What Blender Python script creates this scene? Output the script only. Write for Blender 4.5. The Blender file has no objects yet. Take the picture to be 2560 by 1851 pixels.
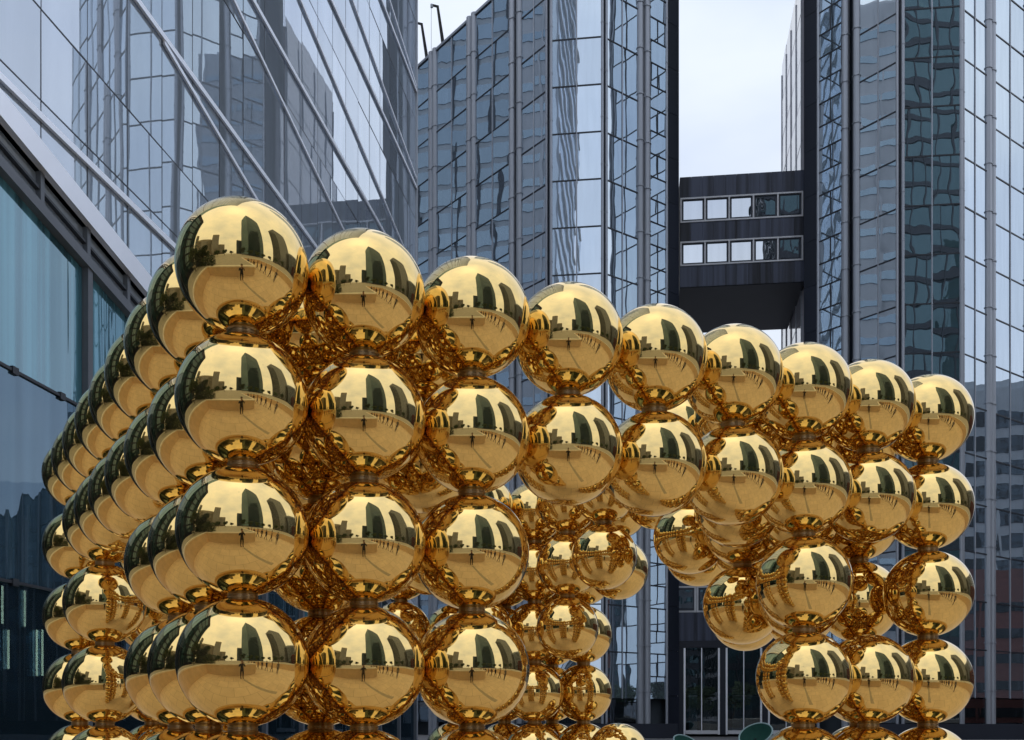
import bpy, bmesh, math, random
from mathutils import Vector, Matrix, Euler
random.seed(7)
R = math.radians
sc = bpy.context.scene
C = sc.collection

# ------------------------------------------------------------------ camera
EYE = 1.6
F, CX, YH = 2623.0, 1280.0, 1793.0          # focal length, centre column and horizon row of the photograph
cam_d = bpy.data.cameras.new('camera')
cam_d.sensor_width = 36.0
cam_d.lens = 36.0 * F / 2560.0
cam_d.shift_y = (YH - 925.5) / 2560.0
cam_d.clip_start = 0.05
cam_d.clip_end = 3000
cam = bpy.data.objects.new('camera', cam_d)
cam.location = (0, 0, EYE)
cam.rotation_euler = (R(90), 0, 0)
C.objects.link(cam)
sc.camera = cam

# ------------------------------------------------------------------ sky and sun
SUN_EL, SUN_AZ = 80.0, 200.0                # degrees, azimuth clockwise from +Y
w = bpy.data.worlds.new('World')
sc.world = w
w.use_nodes = True
nt = w.node_tree
nt.nodes.clear()
N = nt.nodes.new
out = N('ShaderNodeOutputWorld')
bg = N('ShaderNodeBackground')
sky = N('ShaderNodeTexSky')
sky.sky_type = 'NISHITA'
sky.sun_disc = False
sky.sun_elevation = R(SUN_EL)
sky.sun_rotation = R(SUN_AZ)
sky.air_density = 1.0
sky.dust_density = 4.0
sky.ozone_density = 1.0
tc = N('ShaderNodeTexCoord')
mp = N('ShaderNodeMapping')
mp.inputs['Scale'].default_value = (1.0, 1.0, 2.2)
no = N('ShaderNodeTexNoise')
no.inputs['Scale'].default_value = 2.3
no.inputs['Detail'].default_value = 5
no.inputs['Roughness'].default_value = 0.5
cr = N('ShaderNodeValToRGB')
cr.color_ramp.elements[0].position = 0.32
cr.color_ramp.elements[0].color = (5.6, 6.6, 8.6, 1)
cr.color_ramp.elements[1].position = 0.62
cr.color_ramp.elements[1].color = (8.2, 8.9, 10.0, 1)
mx = N('ShaderNodeMixRGB')
mx.inputs[0].default_value = 0.9             # share of the overcast deck over the clear sky
L = nt.links.new
L(tc.outputs['Generated'], mp.inputs['Vector'])
L(mp.outputs['Vector'], no.inputs['Vector'])
L(no.outputs['Fac'], cr.inputs['Fac'])
L(sky.outputs['Color'], mx.inputs[1])
# an overcast deck is brighter overhead than at the horizon
sx = N('ShaderNodeSeparateXYZ')
zr = N('ShaderNodeMapRange')
zr.inputs['From Min'].default_value = 0.0; zr.inputs['From Max'].default_value = 1.0
zr.inputs['To Min'].default_value = 0.80; zr.inputs['To Max'].default_value = 1.22
vm = N('ShaderNodeVectorMath'); vm.operation = 'SCALE'
L(tc.outputs['Generated'], sx.inputs[0]); L(sx.outputs['Z'], zr.inputs['Value'])
L(cr.outputs['Color'], vm.inputs[0]); L(zr.outputs[0], vm.inputs['Scale'])
L(vm.outputs[0], mx.inputs[2])
L(mx.outputs['Color'], bg.inputs['Color'])
bg.inputs['Strength'].default_value = 0.114
L(bg.outputs[0], out.inputs[0])

sun_d = bpy.data.lights.new('sun', 'SUN')
sun_d.energy = 0.8
sun_d.angle = R(176)                  # light from the whole overcast deck
sun_d.color = (1.0, 0.96, 0.9)
sun = bpy.data.objects.new('sun', sun_d)
sun.rotation_euler = (R(90 - SUN_EL), 0, R(180 - SUN_AZ))
sun.location = (0, -20, 60)
C.objects.link(sun)

sc.view_settings.view_transform = 'Standard'
sc.view_settings.look = 'None'
sc.view_settings.exposure = 0.0
sc.view_settings.gamma = 1.0
sc.render.engine = 'CYCLES'
sc.cycles.max_bounces = 14
sc.cycles.glossy_bounces = 6
sc.cycles.transparent_max_bounces = 10
sc.cycles.sample_clamp_indirect = 6.0

# ------------------------------------------------------------------ materials
MATS = {}
def newmat(name):
    m = bpy.data.materials.new(name)
    m.use_nodes = True
    m.node_tree.nodes.clear()
    MATS[name] = m
    return m, m.node_tree.nodes.new, m.node_tree.links.new

def solid(name, col, rough=0.6, metal=0.0, var=0.12, scale=3.0, bump=0.0, spec=0.4, streak=False, lo=0.3, hi=1.0):
    m, N, L = newmat(name)
    o = N('ShaderNodeOutputMaterial')
    p = N('ShaderNodeBsdfPrincipled')
    g = N('ShaderNodeNewGeometry')
    v = g.outputs['Position']
    if streak:
        mp = N('ShaderNodeMapping'); mp.inputs['Scale'].default_value = (1.0, 1.0, 0.12 if streak is True else streak)
        L(v, mp.inputs['Vector']); v = mp.outputs['Vector']
    n = N('ShaderNodeTexNoise'); n.inputs['Scale'].default_value = scale; n.inputs['Detail'].default_value = 6
    L(v, n.inputs['Vector'])
    oi = N('ShaderNodeObjectInfo')
    ad = N('ShaderNodeMath'); ad.operation = 'MULTIPLY_ADD'
    L(oi.outputs['Random'], ad.inputs[0]); ad.inputs[1].default_value = 0.35; L(n.outputs['Fac'], ad.inputs[2])
    r = N('ShaderNodeMapRange')
    r.inputs['From Min'].default_value = lo; r.inputs['From Max'].default_value = hi
    r.inputs['To Min'].default_value = 1 - var; r.inputs['To Max'].default_value = 1 + var
    L(ad.outputs[0], r.inputs['Value'])
    mul = N('ShaderNodeVectorMath'); mul.operation = 'SCALE'
    mul.inputs[0].default_value = col
    L(r.outputs[0], mul.inputs['Scale'])
    L(mul.outputs[0], p.inputs['Base Color'])
    p.inputs['Roughness'].default_value = rough
    p.inputs['Metallic'].default_value = metal
    p.inputs['Specular IOR Level'].default_value = spec
    if bump:
        b = N('ShaderNodeBump'); b.inputs['Strength'].default_value = 1.0; b.inputs['Distance'].default_value = bump
        L(n.outputs['Fac'], b.inputs['Height']); L(b.outputs[0], p.inputs['Normal'])
    L(p.outputs[0], o.inputs[0])
    return m

def glass(name, refl, inner, through, base=0.6, wave=0.003, wscale=(0.9, 0.9, 0.35), rough=0.0, stripes=0.0):
    """coated facade glass: mirror coat over a tinted see-through pane, with the slight waves of float glass"""
    m, N, L = newmat(name)
    o = N('ShaderNodeOutputMaterial')
    g = N('ShaderNodeNewGeometry')
    oi = N('ShaderNodeObjectInfo')
    off = N('ShaderNodeVectorMath'); off.operation = 'SCALE'
    off.inputs[0].default_value = (37.0, 11.0, 23.0); L(oi.outputs['Random'], off.inputs['Scale'])
    mp = N('ShaderNodeMapping'); mp.inputs['Scale'].default_value = wscale
    L(g.outputs['Position'], mp.inputs['Vector'])
    add = N('ShaderNodeVectorMath'); L(mp.outputs[0], add.inputs[0]); L(off.outputs[0], add.inputs[1])
    n = N('ShaderNodeTexNoise'); n.inputs['Scale'].default_value = 1.0; n.inputs['Detail'].default_value = 1.5
    L(add.outputs[0], n.inputs['Vector'])
    b = N('ShaderNodeBump'); b.inputs['Strength'].default_value = 1.0; b.inputs['Distance'].default_value = wave
    L(n.outputs['Fac'], b.inputs['Height'])
    gl = N('ShaderNodeBsdfGlossy'); gl.inputs['Color'].default_value = (*refl, 1); gl.inputs['Roughness'].default_value = rough
    L(b.outputs[0], gl.inputs['Normal'])
    df = N('ShaderNodeBsdfDiffuse'); df.inputs['Color'].default_value = (*inner, 1)
    # faint dust and rain streaks
    mp2 = N('ShaderNodeMapping'); mp2.inputs['Scale'].default_value = (2.5, 2.5, 0.25); L(g.outputs['Position'], mp2.inputs['Vector'])
    n2 = N('ShaderNodeTexNoise'); n2.inputs['Scale'].default_value = 1.0; n2.inputs['Detail'].default_value = 6; L(mp2.outputs[0], n2.inputs['Vector'])
    if stripes:                                        # upright lighter and darker bands in the inner colour
        mb = N('ShaderNodeMapping'); mb.inputs['Scale'].default_value = (3.6, 3.6, 0.05); L(g.outputs['Position'], mb.inputs['Vector'])
        nb = N('ShaderNodeTexNoise'); nb.inputs['Scale'].default_value = 1.0; nb.inputs['Detail'].default_value = 3; L(mb.outputs[0], nb.inputs['Vector'])
        rb = N('ShaderNodeMapRange'); rb.inputs['From Min'].default_value = .35; rb.inputs['From Max'].default_value = .65
        rb.inputs['To Min'].default_value = 1 - stripes; rb.inputs['To Max'].default_value = 1 + stripes; L(nb.outputs['Fac'], rb.inputs['Value'])
        vb = N('ShaderNodeVectorMath'); vb.operation = 'SCALE'; vb.inputs[0].default_value = inner
        L(rb.outputs[0], vb.inputs['Scale']); L(vb.outputs[0], df.inputs['Color'])
    tr = N('ShaderNodeBsdfTransparent'); tr.inputs['Color'].default_value = (0.55, 0.68, 0.72, 1)
    m1 = N('ShaderNodeMixShader'); m1.inputs[0].default_value = through
    L(df.outputs[0], m1.inputs[1]); L(tr.outputs[0], m1.inputs[2])
    lw = N('ShaderNodeLayerWeight'); lw.inputs['Blend'].default_value = 0.28
    r = N('ShaderNodeMapRange'); r.inputs['To Min'].default_value = base; r.inputs['To Max'].default_value = 0.97
    L(lw.outputs['Fresnel'], r.inputs['Value'])
    sb = N('ShaderNodeMath'); sb.operation = 'MULTIPLY_ADD'; sb.inputs[1].default_value = -0.16; sb.use_clamp = True
    L(n2.outputs['Fac'], sb.inputs[0]); L(r.outputs[0], sb.inputs[2])
    jt = N('ShaderNodeMath'); jt.operation = 'MULTIPLY_ADD'; jt.inputs[1].default_value = 0.10; jt.use_clamp = True
    L(oi.outputs['Random'], jt.inputs[0]); L(sb.outputs[0], jt.inputs[2])
    m2 = N('ShaderNodeMixShader'); L(jt.outputs[0], m2.inputs[0]); L(m1.outputs[0], m2.inputs[1]); L(gl.outputs[0], m2.inputs[2])
    L(m2.outputs[0], o.inputs[0])
    return m

def emit(name, col, strength):
    m, N, L = newmat(name)
    o = N('ShaderNodeOutputMaterial'); e = N('ShaderNodeEmission')
    e.inputs['Color'].default_value = (*col, 1); e.inputs['Strength'].default_value = strength
    L(e.outputs[0], o.inputs[0])
    return m

def gold_mat():
    m, N, L = newmat('gold')
    o = N('ShaderNodeOutputMaterial'); p = N('ShaderNodeBsdfPrincipled')
    tc = N('ShaderNodeTexCoord'); oi = N('ShaderNodeObjectInfo')
    off = N('ShaderNodeVectorMath'); off.operation = 'SCALE'
    off.inputs[0].default_value = (31.0, 17.0, 53.0); L(oi.outputs['Random'], off.inputs['Scale'])
    add = N('ShaderNodeVectorMath'); L(tc.outputs['Object'], add.inputs[0]); L(off.outputs[0], add.inputs[1])
    n = N('ShaderNodeTexNoise'); n.inputs['Scale'].default_value = 14; n.inputs['Detail'].default_value = 3
    L(add.outputs[0], n.inputs['Vector'])
    b = N('ShaderNodeBump'); b.inputs['Strength'].default_value = 1.0; b.inputs['Distance'].default_value = 0.00022
    L(n.outputs['Fac'], b.inputs['Height'])
    # smears and dust in the polish
    n2 = N('ShaderNodeTexNoise'); n2.inputs['Scale'].default_value = 9; n2.inputs['Detail'].default_value = 8; n2.inputs['Distortion'].default_value = 1.2
    L(add.outputs[0], n2.inputs['Vector'])
    r = N('ShaderNodeMapRange'); r.inputs['From Min'].default_value = 0.45; r.inputs['From Max'].default_value = 0.8
    r.inputs['To Min'].default_value = 0.012; r.inputs['To Max'].default_value = 0.075
    L(n2.outputs['Fac'], r.inputs['Value']); L(r.outputs[0], p.inputs['Roughness'])
    # tiny spots
    vo = N('ShaderNodeTexVoronoi'); vo.inputs['Scale'].default_value = 26; L(add.outputs[0], vo.inputs['Vector'])
    sp = N('ShaderNodeMapRange'); sp.inputs['From Min'].default_value = 0.02; sp.inputs['From Max'].default_value = 0.075
    sp.inputs['To Min'].default_value = 0.86; sp.inputs['To Max'].default_value = 1.0
    L(vo.outputs['Distance'], sp.inputs['Value'])
    mul = N('ShaderNodeVectorMath'); mul.operation = 'SCALE'; mul.inputs[0].default_value = (0.775, 0.555, 0.22)
    L(sp.outputs[0], mul.inputs['Scale']); L(mul.outputs[0], p.inputs['Base Color'])
    p.inputs['Metallic'].default_value = 1.0
    L(b.outputs[0], p.inputs['Normal'])
    # a thin film of dust and dried drops
    n3 = N('ShaderNodeTexNoise'); n3.inputs['Scale'].default_value = 34; n3.inputs['Detail'].default_value = 9; n3.inputs['Roughness'].default_value = .7
    L(add.outputs[0], n3.inputs['Vector'])
    fr = N('ShaderNodeMapRange'); fr.inputs['From Min'].default_value = .42; fr.inputs['From Max'].default_value = .78
    fr.inputs['To Min'].default_value = .004; fr.inputs['To Max'].default_value = .06; L(n3.outputs['Fac'], fr.inputs['Value'])
    du = N('ShaderNodeBsdfDiffuse'); du.inputs['Color'].default_value = (.42, .36, .27, 1)
    ms = N('ShaderNodeMixShader'); L(fr.outputs[0], ms.inputs[0]); L(p.outputs[0], ms.inputs[1]); L(du.outputs[0], ms.inputs[2])
    L(ms.outputs[0], o.inputs[0])
    return m

def paving(name, col, mortar, scale, bw, rh):
    m, N, L = newmat(name)
    o = N('ShaderNodeOutputMaterial'); p = N('ShaderNodeBsdfPrincipled'); g = N('ShaderNodeNewGeometry')
    br = N('ShaderNodeTexBrick'); br.inputs['Scale'].default_value = scale
    br.inputs['Brick Width'].default_value = bw; br.inputs['Row Height'].default_value = rh; br.inputs['Mortar Size'].default_value = 0.012
    br.inputs['Color1'].default_value = (*col, 1); br.inputs['Color2'].default_value = (*[c * .93 for c in col], 1); br.inputs['Mortar'].default_value = (*mortar, 1)
    L(g.outputs['Position'], br.inputs['Vector'])
    n = N('ShaderNodeTexNoise'); n.inputs['Scale'].default_value = 1.3; n.inputs['Detail'].default_value = 8; L(g.outputs['Position'], n.inputs['Vector'])
    r = N('ShaderNodeMapRange'); r.inputs['To Min'].default_value = .75; r.inputs['To Max'].default_value = 1.2; L(n.outputs['Fac'], r.inputs['Value'])
    mu = N('ShaderNodeVectorMath'); mu.operation = 'SCALE'; L(br.outputs['Color'], mu.inputs[0]); L(r.outputs[0], mu.inputs['Scale'])
    L(mu.outputs[0], p.inputs['Base Color']); p.inputs['Roughness'].default_value = .75
    L(p.outputs[0], o.inputs[0])
    return m

GOLD = gold_mat()
G_LEFT = glass('blue_office_glass', (0.80, 0.87, 0.96), (0.38, 0.45, 0.53), 0.06, base=0.47, wave=0.0022, wscale=(0.55, 0.55, 0.28))
G_LOW = glass('teal_ground_floor_glass', (0.48, 0.66, 0.74), (0.09, 0.25, 0.32), 0.15, base=0.38, wave=0.006, wscale=(1.6, 1.6, 0.10), stripes=0.6)
G_LOW2 = glass('clear_ground_floor_glass', (0.40, 0.50, 0.60), (0.04, 0.08, 0.11), 0.8, base=0.10, wave=0.004, wscale=(1.3, 1.3, 0.15))
G_LOW3 = glass('darker_ground_floor_glass', (0.34, 0.46, 0.56), (0.05, 0.10, 0.14), 0.3, base=0.36, wave=0.006, wscale=(1.6, 1.6, 0.10), stripes=0.4)  # darker copy for the middle pane row, dark reflections put into its colours
G_TOW = glass('tower_glass', (0.63, 0.72, 0.81), (0.17, 0.21, 0.25), 0.2, base=0.74, wave=0.009, wscale=(0.42, 0.42, 0.26))
G_TOWR = glass('wavy_tower_glass', (0.74, 0.83, 0.90), (0.09, 0.12, 0.14), 0.25, base=0.74, wave=0.017, wscale=(0.32, 0.32, 0.22))
G_BRI = glass('bridge_window_glass', (0.66, 0.71, 0.77), (0.05, 0.06, 0.07), 0.3, base=0.78, wave=0.006)
G_ENT = glass('entrance_glass', (0.55, 0.58, 0.63), (0.04, 0.045, 0.05), 0.85, base=0.32, wave=0.004)
G_GREEN = glass('green_tower_glass', (0.20, 0.32, 0.33), (0.018, 0.05, 0.05), 0.0, base=0.42, wave=0.01)
G_DARK = glass('dark_green_glass', (0.23, 0.32, 0.34), (0.035, 0.075, 0.085), 0.0, base=0.35, wave=0.01)
G_FAR = glass('far_blue_glass', (0.38, 0.47, 0.55), (0.12, 0.17, 0.22), 0.0, base=0.5, wave=0.006)
G_WIN = glass('window_glass', (0.35, 0.38, 0.42), (0.03, 0.035, 0.04), 0.0, base=0.4, wave=0.004)
ALU = solid('pale_aluminium', (0.86, 0.88, 0.94), 0.33, 0.65, 0.05, 0.8)
ALU_G = solid('grey_aluminium', (0.36, 0.385, 0.43), 0.42, 0.5, 0.12, 0.5, streak=True)
FRAME = solid('dark_frame', (0.035, 0.04, 0.05), 0.4, 0.3, 0.1)
JOINT = solid('black_joint', (0.022, 0.03, 0.045), 0.5, 0.0, 0.1)
GFRAME = solid('grey_frame', (0.13, 0.145, 0.17), 0.45, 0.3, 0.1)
CORE = solid('dark_interior', (0.035, 0.045, 0.055), 0.8, 0, 0.2, 0.6)
DSTONE = solid('black_stone', (0.013, 0.017, 0.029), 0.42, 0, 0.25, 0.5, spec=0.35, streak=True)
BRIDGE = solid('weathered_black_panel', (0.036, 0.043, 0.066), 0.5, 0, 0.75, 2.6, spec=0.3, streak=0.03, lo=0.45, hi=0.85)
WFRAME = solid('white_window_frame', (0.52, 0.53, 0.56), 0.45, 0, 0.07)
WING = solid('pale_panel', (0.46, 0.45, 0.49), 0.4, 0.0, 0.08, 0.5)
WING2 = solid('pale_enamel_panel', (0.52, 0.51, 0.56), 0.12, 0, 0.06, 0.5, spec=0.9)
STONE = solid('beige_stone', (0.76, 0.58, 0.38), 0.8, 0, 0.14, 2.0, bump=0.002)
CAP = solid('pale_coping', (0.85, 0.78, 0.64), 0.75, 0, 0.1, 2.0)
COLLAR = solid('bronze_collar', (0.33, 0.23, 0.13), 0.28, 0.9, 0.2, 8.0)
CURT = solid('teal_curtain', (0.16, 0.31, 0.38), 0.8, 0, 0.12, 1.0, streak=True)
ROOM = solid('blue_grey_interior', (0.035, 0.065, 0.10), 0.8, 0, 0.3, 1.0, streak=True)
TUBE = emit('fluorescent_tube', (1.0, 1.0, 0.72), 9.0)
STRIP = emit('ceiling_strip', (1.0, 0.93, 0.45), 3.2)
SPOT = emit('downlight', (1.0, 0.9, 0.6), 5.0)
CONC = solid('grey_concrete', (0.30, 0.30, 0.28), 0.8, 0, 0.12, 0.4)
SAND = solid('sand_render', (0.42, 0.37, 0.28), 0.85, 0, 0.12, 0.4)
PINK = solid('pinkish_render', (0.50, 0.38, 0.33), 0.8, 0, 0.1, 0.4)
LILAC = solid('lilac_grey_render', (0.50, 0.51, 0.54), 0.7, 0, 0.12, 0.3)
BRICK = solid('red_brick', (0.15, 0.052, 0.042), 0.85, 0, 0.25, 1.5)
GREYB = solid('grey_cladding', (0.38, 0.41, 0.44), 0.6, 0, 0.12, 0.5)
LEAF = solid('leaf', (0.065, 0.095, 0.045), 0.6, 0, 0.5, 2.0)
BARK = solid('bark', (0.09, 0.07, 0.05), 0.9, 0, 0.3, 8.0)
TEALP = solid('teal_rim', (0.20, 0.30, 0.30), 0.35, 0, 0.1)
GREENP = solid('green_enamel', (0.010, 0.045, 0.035), 0.6, 0, 0.2, spec=0.05)
BLACKM = solid('black_metal', (0.02, 0.02, 0.022), 0.45, 0.3, 0.1)
WHITEP = solid('white_plastic', (0.72, 0.73, 0.75), 0.35, 0, 0.05)
PAVE = paving('court_paving', (0.82, 0.62, 0.39), (0.52, 0.38, 0.24), 1.0, 0.8, 0.8)
PLAZA = paving('plaza_paving', (0.50, 0.45, 0.36), (0.32, 0.29, 0.24), 0.6, 0.6, 0.6)
ASPH = solid('grey_ground', (0.10, 0.10, 0.105), 0.85, 0, 0.2, 0.8)
STRIPD = solid('dark_strip', (0.46, 0.38, 0.27), 0.8, 0, 0.15, 3.0)

# ------------------------------------------------------------------ helpers
def link(o):
    C.objects.link(o)
    return o
def empty(name, loc, label, cat, group=None):
    o = bpy.data.objects.new(name, None)
    o.location = loc
    o.empty_display_size = 0.2
    o['label'] = label; o['category'] = cat
    if group: o['group'] = group
    return link(o)
def tag(o, label, cat, group=None):
    o['label'] = label; o['category'] = cat
    if group: o['group'] = group
    return o
def meshdata(name, bm, mat, smooth=False):
    me = bpy.data.meshes.new(name)
    bm.normal_update()
    bm.to_mesh(me); bm.free()
    for m in (mat if isinstance(mat, (list, tuple)) else [mat]):
        me.materials.append(m)
    if smooth:
        for p in me.polygons: p.use_smooth = True
    return me
def put(name, me, parent=None, loc=(0, 0, 0), rot=(0, 0, 0)):
    """link a mesh at a WORLD place under its thing or part"""
    o = bpy.data.objects.new(name, me)
    link(o)
    if parent:
        o.parent = parent
        pm, pp = Matrix.Identity(4), parent
        while pp: pm = Matrix.LocRotScale(pp.location, pp.rotation_euler, None) @ pm; pp = pp.parent
        o.matrix_basis = pm.inverted() @ Matrix.LocRotScale(Vector(loc), Euler(rot), None)
    else:
        o.rotation_euler = rot
        o.location = loc
    return o
def bbox(bm, x0, x1, y0, y1, z0, z1, mi=0):
    v = [bm.verts.new(p) for p in ((x0, y0, z0), (x1, y0, z0), (x1, y1, z0), (x0, y1, z0), (x0, y0, z1), (x1, y0, z1), (x1, y1, z1), (x0, y1, z1))]
    for f in ((0, 3, 2, 1), (4, 5, 6, 7), (0, 1, 5, 4), (1, 2, 6, 5), (2, 3, 7, 6), (3, 0, 4, 7)):
        bm.faces.new([v[i] for i in f]).material_index = mi
_box = {}
def box_me(dx, dy, dz, mat):
    k = (round(dx, 4), round(dy, 4), round(dz, 4), mat.name)
    if k not in _box:
        bm = bmesh.new(); bbox(bm, -dx / 2, dx / 2, -dy / 2, dy / 2, -dz / 2, dz / 2)
        _box[k] = meshdata('box', bm, mat)
    return _box[k]
def prism_poly(bm, pts, z0, z1, mi=0):
    a = [bm.verts.new((x, y, z0)) for x, y in pts]; b = [bm.verts.new((x, y, z1)) for x, y in pts]
    n = len(pts)
    bm.faces.new(a[::-1]).material_index = mi; bm.faces.new(b).material_index = mi
    for i in range(n): bm.faces.new((a[i], a[(i + 1) % n], b[(i + 1) % n], b[i])).material_index = mi
def structure(name, bm, mat, smooth=False):
    o = put(name, meshdata(name, bm, mat, smooth)); o['kind'] = 'structure'; return o
def post_me(r, h, step, mat, seg=10):
    """round metal post with a thin joint ring at every storey"""
    k = ('post', round(r, 3), round(h, 3), round(step, 3), mat.name)
    if k not in _box:
        bm = bmesh.new()
        prism_poly(bm, [(r * math.cos(2 * math.pi * i / seg), r * math.sin(2 * math.pi * i / seg)) for i in range(seg)], 0, h)
        z = step
        while step > 0 and z < h - .1:
            q = r * 1.22
            prism_poly(bm, [(q * math.cos(2 * math.pi * i / 8), q * math.sin(2 * math.pi * i / 8)) for i in range(8)], z - .03, z + .03)
            z += step
        _box[k] = meshdata('post', bm, mat)
    return _box[k]

class Facade:
    """a straight stretch of wall; s runs left to right as seen from outside, off is metres towards the viewer"""
    def __init__(self, p0, p1):
        self.p0 = Vector((p0[0], p0[1], 0)); d = Vector((p1[0] - p0[0], p1[1] - p0[1], 0))
        self.len = d.length; self.d = d.normalized(); self.n = Vector((self.d.y, -self.d.x, 0)); self.rz = math.atan2(self.d.y, self.d.x)
    def at(self, s, z, off=0.0):
        return self.p0 + self.d * s + self.n * off + Vector((0, 0, z))
    def box(self, name, root, s, z, ds, dz, mat, off=0.0, depth=0.1, tilt=0.0):
        j = lambda: random.uniform(-tilt, tilt)
        return put(name, box_me(ds, depth, dz, mat), root, self.at(s, z, off), (j(), 0, self.rz + j()))
    def poly(self, name, root, pts, mat, off=0.0, depth=0.03):
        """prism with the outline pts (s, z)"""
        cs = sum(p[0] for p in pts) / len(pts); cz = sum(p[1] for p in pts) / len(pts)
        bm = bmesh.new()
        a = [bm.verts.new((s - cs, -depth / 2, z - cz)) for s, z in pts]; b = [bm.verts.new((s - cs, depth / 2, z - cz)) for s, z in pts]
        bm.faces.new(a); bm.faces.new(b[::-1]); n = len(pts)
        for i in range(n): bm.faces.new((a[(i + 1) % n], a[i], b[i], b[(i + 1) % n]))
        return put(name, meshdata(name, bm, mat), root, self.at(cs, cz, off), (0, 0, self.rz))

FL0, FLH = 3.0, 3.6           # first storey line and storey height of both glass towers
def glazing(root, fc, ncol, n0, n1, gm, tilt=0.004, mid=ALU_G, half=False, trans=FRAME, ztop=None):
    wcol = fc.len / ncol
    for n in range(n0, n1):
        z0 = FL0 + n * FLH
        rows = [(z0, z0 + FLH)] if not half else [(z0, z0 + FLH * .5), (z0 + FLH * .5, z0 + FLH)]
        for (a, b) in rows:
            for c in range(ncol):
                fc.box('glass_pane', root, (c + .5) * wcol, (a + b) / 2, wcol - .05, (b - a) - .09, gm, 0, .03, tilt)
            fc.box('transom', root, fc.len / 2, b, fc.len, .1, trans, .012, .08)
    z0, z1 = FL0 + n0 * FLH, FL0 + n1 * FLH
    for c in range(1, ncol):
        put('mullion', post_me(.05, z1 - z0, FLH, mid), root, fc.at(c * wcol, z0, .04))
def upper_glazing(root, fc, n0, n1, gm, ncol):
    """the storeys above the picture, one sheet per facet with its grid of bars"""
    z0, z1 = FL0 + n0 * FLH + .06, FL0 + n1 * FLH
    fc.box('upper_glazing', root, fc.len / 2, (z0 + z1) / 2, fc.len, z1 - z0, gm, 0, .03)
    bm = bmesh.new()
    for n in range(n0 + 1, n1 + 1):
        bbox(bm, 0, fc.len, -.05, -.01, FL0 + n * FLH - .05, FL0 + n * FLH + .05)
    for c in range(ncol + 1):
        s = min(max(c * fc.len / ncol, .06), fc.len - .06); bbox(bm, s - .05, s + .05, -.07, -.052, z0, z1)
    o = put('upper_glazing_bars', meshdata('upper_glazing_bars', bm, FRAME), root, fc.p0, (0, 0, fc.rz)); o['kind'] = 'stuff'

# ------------------------------------------------------------------ ground
bm = bmesh.new(); bbox(bm, -900, 900, -900, 900, -1.0, -0.012); structure('ground', bm, ASPH)
bm = bmesh.new(); bbox(bm, -4.7, 9.4, -9.0, 22, -0.008, 0.0); structure('court_floor', bm, PAVE)
bm = bmesh.new()
bbox(bm, -400, 1.9, -300, -1.4, -.006, 1.30); bbox(bm, 1.9, 9.7, -300, -9.3, -.006, 1.30); bbox(bm, 9.7, 160, -300, 12, -.006, 1.30)
structure('plaza', bm, PLAZA)
bm = bmesh.new(); bbox(bm, -10.6, -5.0, -1.4, 8.5, -.006, 1.30); structure('terrace', bm, PLAZA)
bm = bmesh.new()
v = [bm.verts.new(p) for p in ((0.05, -.2, .004), (.22, -.2, .004), (1.35, 2.7, .004), (1.1, 2.7, .004))]; bm.faces.new(v)
structure('floor_strip', bm, STRIPD)  # darker strip on the court floor, from the photographer's feet towards the sculpture
# court walls
def wall(name, label, x0, x1, y0, y1, h=1.22):
    e = empty(name, ((x0 + x1) / 2, (y0 + y1) / 2, 0), label, 'wall', 'low walls round the sunken court')
    dx, dy = x1 - x0, y1 - y0
    put('wall_body', box_me(dx, dy, h, STONE), e, ((x0 + x1) / 2, (y0 + y1) / 2, h / 2))
    put('coping', box_me(dx + .08, dy + .08, .12, CAP), e, ((x0 + x1) / 2, (y0 + y1) / 2, h + .062))
wall('court_wall', 'long beige stone court wall right behind the photographer', -5.0, 1.9, -1.4, -1.1)
wall('court_wall', 'beige stone court wall along the foot of the blue glass building', -5.0, -4.7, -1.1, 8.5)
wall('court_wall', 'beige stone wall running back from the corner behind the photographer', 1.9, 2.2, -9.0, -1.4)
wall('court_wall', 'beige stone court wall on the right side of the sunken court', 9.4, 9.7, -9.0, 12)
wall('court_wall', 'farthest beige stone court wall, beyond the walking people', 2.2, 9.4, -9.3, -9.0)

# ------------------------------------------------------------------ the sculpture of gold balls
D = 0.31
TH = R(30.69)
SP = 0.99 * D
GX, GY = -2.047 * D, 7.979 * D
ROWH = {r: EYE + (3.412 - 1.0 * (r - 1)) * D for r in range(1, 10)}
def gpos(i, j):
    return (GX + SP * (i * math.cos(TH) - j * math.sin(TH)), GY + SP * (i * math.sin(TH) + j * math.cos(TH)))
cells = {}
def add(i, j, rows):
    cells.setdefault((i, j), set()).update(rows)
FULL = range(1, 10)
for k in range(9):
    for (i, j) in ((k, 0), (0, k), (8, k), (k, 8)): add(i, j, (1, 2))
cells[(0, 7)] = {1}; cells[(8, 5)] = {1}
for ij in ((0, 0), (1, 0), (2, 0), (0, 1), (0, 2), (1, 1)): add(*ij, FULL)
for ij in ((6, 0), (8, 0), (8, 1), (7, 1)): add(*ij, FULL)
add(7, 0, (1, 2, 4, 5, 6, 7, 8, 9))
for ij in ((0, 6), (0, 8), (1, 8), (1, 7), (2, 8)): add(*ij, FULL)
for ij in ((8, 8), (7, 8), (6, 8), (8, 7), (7, 7)): add(*ij, FULL)
add(2, 1, (1, 2)); add(1, 2, (1, 2)); add(6, 1, (1, 2)); add(7, 2, (1, 2, 3)); add(7, 3, (1, 2)); add(7, 4, (1,)); add(7, 5, (1, 2)); add(7, 6, (1, 2, 3))
add(6, 7, (1, 2, 3)); add(5, 7, (1, 2)); add(8, 2, (3,)); add(8, 3, (3,)); add(6, 2, (1,)); add(1, 6, (1, 2)); add(2, 7, (1, 2)); add(5, 8, (3,))
add(8, 6, (5, 6, 7, 8, 9))
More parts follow.
